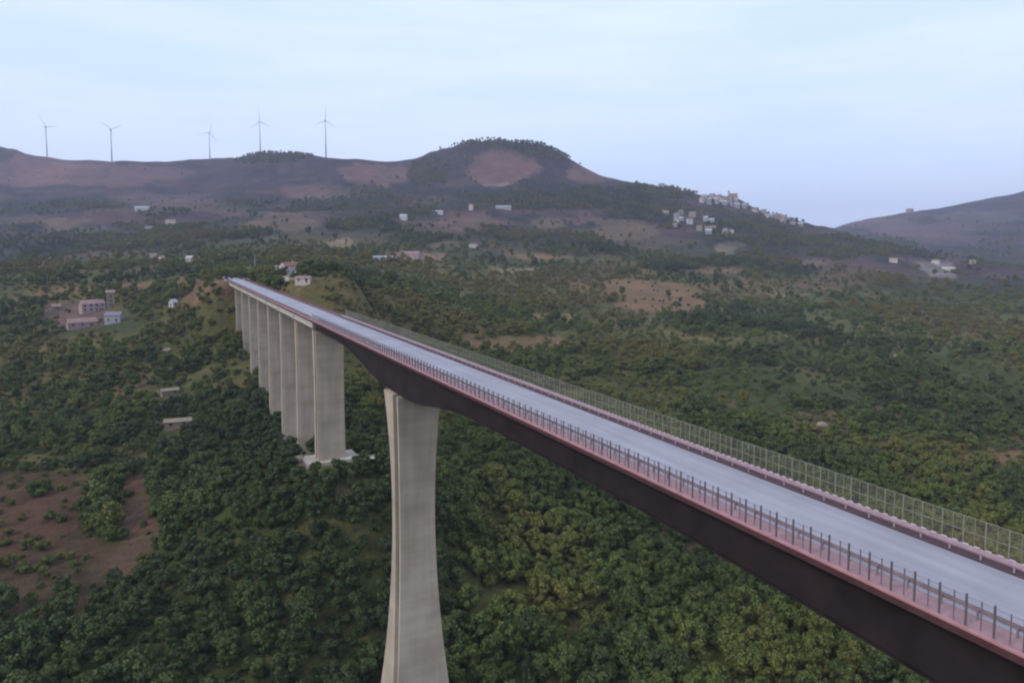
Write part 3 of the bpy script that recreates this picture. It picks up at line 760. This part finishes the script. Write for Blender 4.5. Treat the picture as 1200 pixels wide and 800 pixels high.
# beside the bridge end
house('house', hp(340, 321), 10.5, 8, 5.2, 2.2, M_WHITE, M_TILE, 'white house with red tiled roof on the slope beside the viaduct end', face(340) + .5, wins=(3, 2))
house('outbuilding', hp(322, 317), 7, 5, 2.8, 1.2, M_CREAM, M_TILEP, 'small cream outbuilding left of the red roofed white house', face(322) + .4, 'outbuilding', wins=(2, 1), chimney=False)
house('shed', hp(356, 332), 8, 5, 2.6, .9, M_CREAM, M_TILEP, 'low pale shed below the red roofed white house', face(351) - .3, 'shed', wins=(2, 1), chimney=False)
# farmstead left
house('farmhouse', hp(108, 365), 14, 9, 5.6, 2.3, M_PINKW, M_TILEP, 'pink walled farmhouse with faded tile roof in the left hillside hamlet', face(108) + .25, wins=(4, 2))
house('farm_annexe', hp(101, 362), 7, 6, 4.8, 1.4, M_WHITE, M_TILE, 'bright white gabled annexe in front of the pink farmhouse', face(101) + .2, 'house', wins=(1, 2), chimney=False)
house('tower_house', hp(130, 360), 5, 5, 10.5, 1.4, M_STONE, M_TILEP, 'tall narrow stone tower house behind the pink farmhouse', face(130), wins=(1, 4), chimney=False)
house('barn', hp(96, 383), 16, 8, 3.2, 2.2, M_PINKW, M_TILEP, 'long low pink barn below the left hillside farmhouse', face(96) + .15, 'barn', wins=(3, 1), chimney=False)
house('grey_barn', hp(134, 377), 9, 8, 4.5, 2.0, M_GREYW, mat('roof_grey_violet', (0.2, 0.18, 0.22), .9, .15, 1.2), 'grey violet barn at the right end of the left hillside hamlet', face(134) - .3, 'barn', wins=(2, 1), chimney=False)
house('stone_hut', hp(66, 364), 5, 4, 3.2, 1.2, M_STONE, M_TILEP, 'small tan stone hut at the left end of the hillside hamlet', face(66), 'hut', wins=(1, 1), chimney=False)
house('white_hut', hp(203, 360), 4, 3.6, 3.6, 1.6, M_WHITE, M_SHEET, 'tiny white hut standing alone in the brown field', face(203) + .8, 'hut', wins=(1, 1), chimney=False)
house('house', hp(180, 303), 7, 6, 4.5, 1.4, M_CREAM, M_TILEP, 'left of three cream cottages on the hill crest above the hamlet', face(180), wins=(2, 1))
house('house', hp(190, 306), 6, 6, 4, 1.4, M_CREAM, M_TILEP, 'middle of three cream cottages on the hill crest above the hamlet', face(190) + .7, wins=(2, 1))
house('house', hp(226, 307), 11, 7, 4.2, 1.6, M_CREAM, M_SHEET, 'right of three cream cottages on the hill crest, with pale roof', face(226) - .4, wins=(3, 1))
house('stone_hut', hp(209, 500), 9.5, 5, 2.6, .8, M_STONE, M_STONE, 'low tan stone hut sunk among the trees below the hamlet', face(209) - .1, 'hut', wins=(2, 1), chimney=False)
house('stone_hut', hp(199, 462), 7, 4, 2.0, .7, M_STONE, M_STONE, 'tiny stone hut in the woods above the low tan one', face(199) + .2, 'hut', wins=(1, 1), chimney=False)
# farther farms
FARM = [(168, 246, 30, 12, 5, 2, M_WHITE, M_SHEET, 'long white shed on the far left hillside', 'shed'), (200, 262, 16, 8, 5, 2, M_CREAM, M_TILEP, 'left of two cream farmhouses below the white hillside shed', 'house'), (175, 270, 14, 8, 5, 2, M_CREAM, M_TILEP, 'cream farmhouse lowest under the white hillside shed', 'house'),
        (473, 258, 12, 9, 8, 2, M_WHITE, M_SHEET, 'bright white house on the far slope right of the turbines', 'house'), (513, 251, 19, 10, 5, 1.5, M_WHITE, M_SHEET, 'white long shed right of the bright white far house', 'shed'), (552, 246, 8, 8, 9, 2, M_CREAM, M_TILEP, 'slim pale house on the slope under the rounded hill', 'house'),
        (481, 303, 24, 11, 6, 2.6, M_PINKW, M_TILEP, 'pink farm building with tiled roof beyond the viaduct', 'farm'), (441, 304, 34, 5, 2.6, .8, M_WHITE, M_SHEET, 'long low white shed left of the pink farm building', 'shed'), (555, 290, 11, 8, 4, 1.5, M_WHITE, M_TILEP, 'small white house at the end of a pale track', 'house'),
        (590, 245, 30, 10, 4, 1.5, M_GREYW, M_SHEET, 'grey long shed under the rounded hill', 'shed'),
        (1097, 309, 12, 9, 6, 2, M_WHITE, M_TILE, 'white house on the pale quarry edge at the right', 'house'), (1112, 317, 20, 7, 4, 1.5, M_CREAM, M_SHEET, 'cream shed right of the house on the quarry edge', 'shed'), (1047, 307, 12, 9, 5, 2, M_CREAM, M_TILEP, 'lone cream house left of the quarry on the right', 'house'), (1138, 309, 12, 9, 5, 2, M_CREAM, M_TILEP, 'lone cream house right of the quarry on the right', 'house'),
        (1066, 249, 26, 18, 14, 4, M_STONE, M_TILEP, 'lone stone building on the skyline of the right hand mountain', 'building'), (775, 219, 13, 9, 7, .6, M_GREYW, M_TILEP, 'dark flat roofed building on the crest left of the hill town', 'building')]
for px, py, w_, d_, h_, r_, wm_, rm_, lab, cat in FARM:
    g = hp(px, py)
    house('farm_building' if cat != 'house' else 'house', g, w_, d_, h_, r_, wm_, rm_, lab, face(px) + random.uniform(-.4, .4), cat, wins=(3 if w_ > 14 else 2, 2 if h_ > 6 else 1), chimney=False, far=True)
# hill town
M_TW = mat('town_plaster_pale', (0.30, 0.29, 0.31), .9, .14, .3)
M_TC = mat('town_plaster_cream', (0.27, 0.23, 0.2), .9, .14, .3)
def town(poly, n, lab, seed):
    R = random.Random(seed); k = 0; used = []
    while k < n and seed < 9999:
        u = R.random(); a = np.array(poly)
        i = R.randrange(len(a) - 1); p = a[i] + (a[i + 1] - a[i]) * u
        px, py = p[0] + R.uniform(-3, 3), p[1] + R.uniform(0, p[2])
        g = hp(px, py); seed += 1
        if any(np.hypot(*(g[:2] - q)) < 11 for q in used): continue
        used.append(g[:2]); k += 1
        wl, wn = R.choice([(M_WHITE, 'white'), (M_TW, 'pale'), (M_TC, 'cream'), (M_TW, 'pale'), (M_GREYW, 'grey')]); rf_, rn = R.choice([(M_TILEP, 'faded'), (M_TILEP, 'faded'), (M_TILE, 'red'), (M_SHEET, 'pale')])
        hh_ = R.uniform(5, 9); pos = 'left' if px < a[:, 0].mean() - 22 else 'right' if px > a[:, 0].mean() + 22 else 'middle'
        lb = f"{'tall' if hh_ > 7 else 'low'} {wn} house with {rn} roof {lab}, {pos} part"
        house('house', g, R.uniform(8, 13), R.uniform(7, 9), hh_, R.uniform(1.5, 2.4), wl, rf_, lb, face(px) + R.uniform(-.6, .6), 'house', 'houses of the hill town', wins=(2, 2), chimney=False, far=True)
town([(818, 231, 8), (850, 231, 9), (868, 238, 7), (905, 252, 6), (936, 262, 4)], 36, 'in the skyline hill town', 100)
town([(775, 246, 8), (800, 250, 14), (840, 254, 14)], 10, 'on the slope below the hill town', 300)
town([(775, 264, 6), (820, 268, 6), (860, 272, 4)], 7, 'lowest under the hill town', 500)
gch = hp(857, 232)
ch = thing('church', tuple(gch), 'church with slim bell tower on the highest point of the hill town', 'church', rz=face(857))
MB().box(-4, 14, -5, 5, -4, 8).build('wall', M_PINKW, ch)
MB().rings([[(-4.5, -5.5, 8.01), (14.5, -5.5, 8.01), (14.5, 5.5, 8.01), (-4.5, 5.5, 8.01)], [(-4.5, -.1, 11), (14.5, -.1, 11), (14.5, .1, 11), (-4.5, .1, 11)]]).build('roof', M_TILE, ch)
tw = MB().box(-8.6, -4.1, -2.2, 2.2, -4, 15).build('bell_tower', M_GREYW, ch)
MB().rings([[(-8.8, -2.5, 15.01), (-3.9, -2.5, 15.01), (-3.9, 2.5, 15.01), (-8.8, 2.5, 15.01)], [(-6.4, -.1, 20), (-6.2, -.1, 20), (-6.2, .1, 20), (-6.4, .1, 20)]]).build('spire', M_TILEP, tw)

# pole, roadside walls, boulders
g = hp(299, 322)
po = thing('utility_pole', tuple(g), 'tall grey pole with crossarm beside the viaduct end', 'pole', rz=face(299))
MB().tube((0, 0, -1), (0, 0, 15.5), .3, .18, 10).build('shaft', M_GREYW, po)
MB().box(-1.6, 1.6, -.08, .08, 14.3, 14.5).build('crossarm', M_POST, po)
for xi in (-1.4, 0, 1.4): MB().tube((xi, 0, 14.51), (xi, 0, 14.85), .09, .06, 8).build('insulator', M_WHITE, po)
def wall_run(p0, p1, h, lab, m=M_STONE, n=8):
    a = hp(*p0); b = hp(*p1); c = (a + b) / 2
    t = thing('stone_wall', tuple(c), lab, 'wall'); mb = MB(); cp = MB()
    d = (b - a)[:2]; L_ = np.linalg.norm(d); d = d / L_; nr = np.array([-d[1], d[0]]) * .3
    for k in range(n):
        q0 = a[:2] + d * L_ * k / n - c[:2]; q1 = a[:2] + d * L_ * (k + 1) / n - c[:2]
        z0 = float(H(*(q0 + c[:2]))) - c[2]; z1 = float(H(*(q1 + c[:2]))) - c[2]
        P = lambda e, f0, f1: [(*(q0 - nr * e), z0 + f0), (*(q1 - nr * e), z1 + f0), (*(q1 + nr * e), z1 + f0), (*(q0 + nr * e), z0 + f0), (*(q0 - nr * e), z0 + f1), (*(q1 - nr * e), z1 + f1), (*(q1 + nr * e), z1 + f1), (*(q0 + nr * e), z0 + f1)]
        mb.quadbox(P(1, -1.5, h)); cp.quadbox(P(1.25, h + .003, h + .16))
    mb.build('masonry', m, t); cp.build('coping', M_CREAM, t)
wall_run((301, 322), (335, 333), 1.8, 'pale stone retaining wall on the bank right of the viaduct end')
wall_run((322, 327), (339, 331), 2.0, 'short stone wall higher up the bank below the red roofed house', M_CREAM)
def boulder(px, py, s, lab, seed):
    g = hp(px, py); bm = bmesh.new(); bmesh.ops.create_icosphere(bm, subdivisions=3, radius=s)
    R = random.Random(seed); off = [R.uniform(0, 50) for _ in range(3)]
    for v in bm.verts:
        n = float(fbm(np.array([v.co.x * 40 + off[0] * 9]), np.array([v.co.y * 40 + v.co.z * 33 + off[1] * 9]), 60 * s, 4, seed)[0])
        v.co *= .65 + .8 * n; v.co.z *= .62
    me = bpy.data.meshes.new('boulder'); bm.to_mesh(me); bm.free(); me.materials.append(M_STONE)
    tag(put('boulder', me, None, (g[0], g[1], g[2] + s * .2)), lab, 'boulder')
for i, (px, py, s, lab) in enumerate([(963, 499, 2.6, 'pale boulder in dry scrub right of the mesh fence'), (1050, 418, 2.0, 'small pale boulder high on the right wooded slope'), (639, 345, 1.8, 'pale boulder in the fields above the viaduct'), (349, 540, 1.9, 'larger pale boulder on the bare track beside the second pier'), (343, 528, 1.4, 'smaller pale boulder on the bare track beside the second pier'), (197, 412, 2.2, 'pale boulder in the woods left of the viaduct')]):
    boulder(px, py, s, lab, i + 3)

# ------------------------------------------------------------------ trees
def crown_mesh(name, seed, height, rad, nclump, nleaf, leaf, low=.3, round_=1.0):
    R = np.random.RandomState(seed)
    cz = height * (low + (1 - low) / 2); hz = height * (1 - low) / 2
    V = []; 
    for c in range(nclump):
        while True:
            p = R.uniform(-1, 1, 3)
            q = np.linalg.norm(p)
            if .25 < q < 1: break
        p = p / q * (q ** .5) * .78
        cen = np.array([p[0] * rad, p[1] * rad, cz + p[2] * hz]); cr = rad * R.uniform(.27, .44) * round_
        d = R.normal(size=(nleaf, 3)); d /= np.linalg.norm(d, axis=1)[:, None]
        pos = cen + d * cr * R.uniform(.72, 1.06, (nleaf, 1)) * np.array([1, 1, .85])
        nrm = d + R.normal(size=(nleaf, 3)) * .45; nrm /= np.linalg.norm(nrm, axis=1)[:, None]
        a = np.cross(nrm, R.normal(size=(nleaf, 3))); a /= np.linalg.norm(a, axis=1)[:, None]; b = np.cross(nrm, a)
        s = leaf * R.uniform(.6, 1.3, (nleaf, 1)); e = s * R.uniform(.5, .9, (nleaf, 1))
        V.append(np.stack([pos - a * s, pos - b * e, pos + a * s, pos + b * e], 1))
    V = np.concatenate(V).reshape(-1, 3)
    n = len(V) // 4
    me = bpy.data.meshes.new(name)
    me.vertices.add(len(V)); me.vertices.foreach_set('co', V.ravel())
    me.loops.add(n * 4); me.loops.foreach_set('vertex_index', np.arange(n * 4))
    me.polygons.add(n); me.polygons.foreach_set('loop_start', np.arange(n) * 4)
    me.update(); me.materials.append(M_LEAF)
    return me
def trunk_mesh(name, seed, height, rad):
    R = random.Random(seed); mb = MB(); h = height
    p0 = Vector((0, 0, -.6)); p1 = Vector((R.uniform(-.2, .2), R.uniform(-.2, .2), h * .38)); p2 = p1 + Vector((R.uniform(-.4, .4), R.uniform(-.4, .4), h * .4))
    b = .035 * h
    mb.tube(p0, p1, b, b * .72, 7); mb.tube(p1, p2, b * .7, b * .25, 6)
    for k in range(5):
        a = k * 1.26 + R.uniform(-.3, .3); st = p1.lerp(p2, R.uniform(0, .6))
        mb.tube(st, st + Vector((math.cos(a) * rad * .65, math.sin(a) * rad * .65, h * R.uniform(.12, .26))), b * .36, b * .1, 5)
    return mb.mesh(name, M_BARK)
VAR = []  # height, radius, crown, trunk
for i, (h_, r_, nc, lo, rd) in enumerate([(7.5, 3.2, 17, .16, 1.), (8.5, 3.0, 17, .15, 1.), (6.5, 3.4, 16, .14, 1.), (9.5, 2.9, 18, .16, .95), (7.0, 2.8, 15, .12, 1.05), (8.0, 3.6, 20, .15, .95), (3.4, 2.3, 10, .02, 1.1), (2.4, 1.9, 8, .0, 1.15)]):
    VAR.append((h_, r_, crown_mesh('crown', 20 + i, h_, r_, nc, 95, .34, lo, rd), trunk_mesh('trunk', 50 + i, h_, r_)))

def scatter():
    out = []
    def zone(r0, r1, cell, cover, smin, smax, bush, only=False):
        x0 = np.arange(-r1, r1, cell)
        X, Y = np.meshgrid(x0, x0); X = X.ravel(); Y = Y.ravel()
        r = np.hypot(X, Y); ph = np.degrees(np.arctan2(X, Y)) - math.degrees(THETA)
        k = (r > r0) & (r <= r1) & (np.abs(ph) < 47)
        X, Y, r = X[k], Y[k], r[k]
        X = X + rng.uniform(-.5, .5, len(X)) * cell; Y = Y + rng.uniform(-.5, .5, len(X)) * cell
        Z = H(X, Y)
        dens = np.full(len(X), cover)
        gl = fbm(X, Y, 70, 4, 21)
        dens *= 1 - (.35 if r1 < 400 else .6) * sstep(.52, .62, gl)
        farw = sstep(750, 1150, np.hypot(X, Y))
        dens = dens * (1 - .93 * farw) + .0
        dens = dens * (1 - .8 * sstep(1000, 1500, np.hypot(X, Y)))
        dens = np.maximum(dens, farw * .75 * sstep(.56, .62, fbm(X, Y, 120, 4, 23)) * (1 - sstep(1500, 1750, np.hypot(X, Y))))
        dens *= 1 - sstep(1600, 1800, np.hypot(X, Y))
        for p in WOODP:
            m = p.mask(X, Y); dens[m] = np.maximum(dens[m], p.keep * .95 * (1.0 if p.keep > .9 else sstep(.30, .52, fbm(X[m], Y[m], 60, 4, 27))))
        for p in PATCHES:
            m = p.mask(X, Y); dens[m] = p.keep * (1.5 if only else 1)
        dens = np.where((np.hypot(X - 22, Y - 165) < 42) & (Y < 188), np.maximum(dens, .85), dens)
        k = rng.rand(len(X)) < dens
        X, Y, Z, dens = X[k], Y[k], Z[k], dens[k]
        tn = fbm(X, Y, 60, 3, 31); t2 = fbm(X, Y, 220, 3, 33)
        tint = np.clip(.42 + (tn - .5) * 1.7 + (t2 - .5) * 1.5 + rng.normal(0, .13, len(X)) + .2 * (dens < .5), 0, 1)
        v = rng.randint(0, 6, len(X)); bu = rng.rand(len(X)) < (1.0 if only else np.where(dens < .5, .65, bush)); v = np.where(bu, rng.randint(6, 8, len(X)), v)
        low = (dens < .5) & (np.hypot(X, Y) < 330)
        s = (smin + (smax - smin) * rng.rand(len(X)) ** 1.3) * (1 + .5 * (fbm(X, Y, 40, 2, 41) - .5)) * np.where(low & (not only), .72, 1.0)
        out.append(np.stack([X, Y, Z, v, s, tint, rng.uniform(0, 6.28, len(X))], 1))
    zone(40, 330, 3.5, .88, .42, 1.05, .16)
    zone(330, 620, 4.9, .5, .65, 1.15, .16)
    zone(620, 1150, 6.6, .4, .75, 1.3, .12)
    zone(1150, 2500, 9.0, .8, .65, 1.2, .2)
    zone(2500, 3500, 22, .8, 1.2, 2.0, .0)
    zone(60, 400, 2.7, .62, .35, .75, 1, True)
    zone(400, 900, 4.6, .38, .5, .95, 1, True)
    T = np.concatenate(out)
    # keep clear of the viaduct, its piers and footings, the road and the buildings
    top = T[:, 2] + np.array([VAR[int(v)][0] for v in T[:, 3]]) * T[:, 4]
    dx = np.abs(T[:, 0] - BX); rad = np.array([VAR[int(v)][1] for v in T[:, 3]]) * T[:, 4]
    bad = (dx < 5.8 + rad) & (top > -9) & (T[:, 1] < Y_END + 5)
    bad |= (dx < 8 + rad) & (T[:, 1] > Y_END) & (T[:, 1] < Y_END + 25)
    for py_ in [PIER1_Y] + [Y_JOINT + .5 + k * SPAN for k in range(nspan)]:
        bad |= (dx < 4.2 + rad * .7) & (np.abs(T[:, 1] - py_) < 3 + rad * .7)
    bad |= (np.hypot(T[:, 0] - BX, T[:, 1] - Y_JOINT) < 11)
    for o in list(COL.objects):
        if o.parent is None and o.get('category') in ('house', 'barn', 'shed', 'hut', 'farm', 'church', 'outbuilding', 'building', 'wall', 'boulder', 'pole'):
            d = np.array(o.location[:2]); 
            rr_ = {'pole': 2, 'boulder': 3, 'wall': 4}.get(o['category'], 7)
            away = d / np.linalg.norm(d)
            if o['category'] == 'hut': rr_ = 5.5
            if rr_ == 7: rr_ = 8.5 if np.linalg.norm(d) < 700 else 6
            # a cleared yard on the side the house is seen from
            for q in (0, 9, 18) if rr_ == 8.5 else (0, 3) if rr_ < 5 else (0, 6) if rr_ == 5.5 else (0,):
                c = d - away * q; bad |= np.hypot(T[:, 0] - c[0], T[:, 1] - c[1]) < rr_
    return T[~bad]
T = scatter()

# the 300 that show largest are trees of their own
P = T[:, :3] + np.array([[0, 0, 1]]) * (np.array([VAR[int(v)][0] for v in T[:, 3]]) * T[:, 4] * .6)[:, None]
px, py, dep = project(P)
size = np.array([VAR[int(v)][0] * VAR[int(v)][1] for v in T[:, 3]]) ** .5 * T[:, 4] / dep
vis = (px > -4) & (px < 1204) & (py < 806) & (py > 150) & (dep > 0)
# hidden behind the girder or deck?
lo_edge = HOR + (px - 178) * .575; hi_edge = HOR + (px - 178) * .33
vis &= ~((px > 270) & (py < lo_edge) & (py > hi_edge))
score = np.where(vis & (T[:, 3] < 6), size, 0)
pick = np.argsort(-score)[:299]
pick_set = np.zeros(len(T), bool); pick_set[pick] = True
def region(x, y):
    if y > 740: row = 'at the bottom edge'
    elif y > 660: row = 'low down'
    else: row = 'higher up'
    if x < 110: return row + ' left of the brown clearing'
    if x < 230: return row + ' around the brown clearing'
    if x < 340: return row + ' right of the brown clearing'
    if x < 450: return row + ' left of the tall near pier'
    if x < 600: return row + ' just right of the tall near pier'
    if x < 720: return row + ' midway between pier and girder'
    if x < 860: return row + ' left of the sloping girder shadow'
    return row + ' close below the steel girder'
def tone(t):
    return 'dark green' if t < .28 else 'mid green' if t < .5 else 'olive green' if t < .75 else 'browning'
def build_(v, s):
    q = VAR[v][0] * s
    return ('slender ' if v in (1, 3) else 'broad ' if v in (2, 5) else 'round ') + ('tall' if q > 7.6 else 'small' if q < 5.8 else 'medium')
PROTO = {}
for i in pick:
    x, y, z, v, s, t, rz = T[i]; v = int(v)
    r = bpy.data.objects.new('tree', None); link(r); r.location = (x, y, z); r.rotation_euler = (0, 0, rz); r.scale = (s, s, s); r.empty_display_size = .5
    lab = f'{build_(v, s)} {tone(t)} tree {region(px[i], py[i])}'
    tag(r, lab, 'tree', 'broadleaf trees in the near wood')
    c = put('crown', VAR[v][2], r); c['tint'] = float(t)
    k = put('trunk', VAR[v][3], r)
    PROTO.setdefault(v, (c, k))
# a lone round bush in front of the footing, and bushes that stand for the small variants
def lone(pxl, v, s, t, lab):
    g = hp(*pxl); r = thing('bush', tuple(g), lab, 'bush'); r.scale = (s,) * 3
    c = put('crown', VAR[v][2], r); c['tint'] = t; k = put('trunk', VAR[v][3], r); PROTO.setdefault(v, (c, k))
lone((383, 571), 6, 1.25, .02, 'dark round bush in front of the second pier footing')
lone((352, 572), 7, 1.2, .1, 'small dark bush left of the second pier footing')

def forest(T):
    me = bpy.data.meshes.new('forest'); n = len(T)
    me.vertices.add(n); me.vertices.foreach_set('co', T[:, :3].ravel())
    for nm, c, ty in (('variant', 3, 'INT'), ('size', 4, 'FLOAT'), ('tint', 5, 'FLOAT'), ('turn', 6, 'FLOAT')):
        a = me.attributes.new(nm, ty, 'POINT'); a.data.foreach_set('value', T[:, c].astype(np.int32 if ty == 'INT' else np.float32))
    me.update()
    o = bpy.data.objects.new('forest', me); link(o)
    tag(o, 'dense mixed woodland and scrub covering the valley sides', 'woodland', None, 'stuff')
    g = bpy.data.node_groups.new('forest', 'GeometryNodeTree')
    g.interface.new_socket('Geometry', in_out='INPUT', socket_type='NodeSocketGeometry'); g.interface.new_socket('Geometry', in_out='OUTPUT', socket_type='NodeSocketGeometry')
    N = g.nodes.new; L = g.links.new
    gi = N('NodeGroupInput'); go = N('NodeGroupOutput'); mp = N('GeometryNodeMeshToPoints'); L(gi.outputs[0], mp.inputs['Mesh'])
    js = N('GeometryNodeJoinGeometry')
    for v in sorted(PROTO, reverse=True):
        j = N('GeometryNodeJoinGeometry')
        for ob in PROTO[v]:
            oi = N('GeometryNodeObjectInfo'); oi.transform_space = 'ORIGINAL'; oi.inputs['Object'].default_value = ob; L(oi.outputs['Geometry'], j.inputs[0])
        ti = N('GeometryNodeGeometryToInstance'); L(j.outputs[0], ti.inputs[0]); L(ti.outputs[0], js.inputs[0])
    ip = N('GeometryNodeInstanceOnPoints'); L(mp.outputs[0], ip.inputs['Points']); L(js.outputs[0], ip.inputs['Instance']); ip.inputs['Pick Instance'].default_value = True
    def attr(nm, ty):
        a = N('GeometryNodeInputNamedAttribute'); a.data_type = ty; a.inputs['Name'].default_value = nm; return a.outputs['Attribute']
    L(attr('variant', 'INT'), ip.inputs['Instance Index'])
    cx = N('ShaderNodeCombineXYZ'); L(attr('turn', 'FLOAT'), cx.inputs['Z'])
    er = N('FunctionNodeEulerToRotation'); L(cx.outputs[0], er.inputs[0]); L(er.outputs[0], ip.inputs['Rotation'])
    L(attr('size', 'FLOAT'), ip.inputs['Scale'])
    L(ip.outputs[0], go.inputs[0])
    md = o.modifiers.new('forest', 'NODES'); md.node_group = g
    return o
forest(T[~pick_set])
print('trees', len(T), 'size px of smallest own tree', float(score[pick[-1]] * 800))

# ------------------------------------------------------------------ the air
hz = MB().box(-8400, 8400, -8400, 8400, -170, 560)
me = hz.mesh('haze', bpy.data.materials.new('haze'))
hm = me.materials[0]; hm.use_nodes = True; t = hm.node_tree; t.nodes.clear()
o_ = t.nodes.new('ShaderNodeOutputMaterial'); pv = t.nodes.new('ShaderNodeVolumePrincipled')
pv.inputs['Color'].default_value = (0.74, 0.77, 1.0, 1); pv.inputs['Density'].default_value = 0.00012; pv.inputs['Anisotropy'].default_value = 0.1
t.links.new(pv.outputs[0], o_.inputs['Volume'])
tag(put('haze', me), 'thin bluish haze filling the valley', 'haze', None, 'stuff')
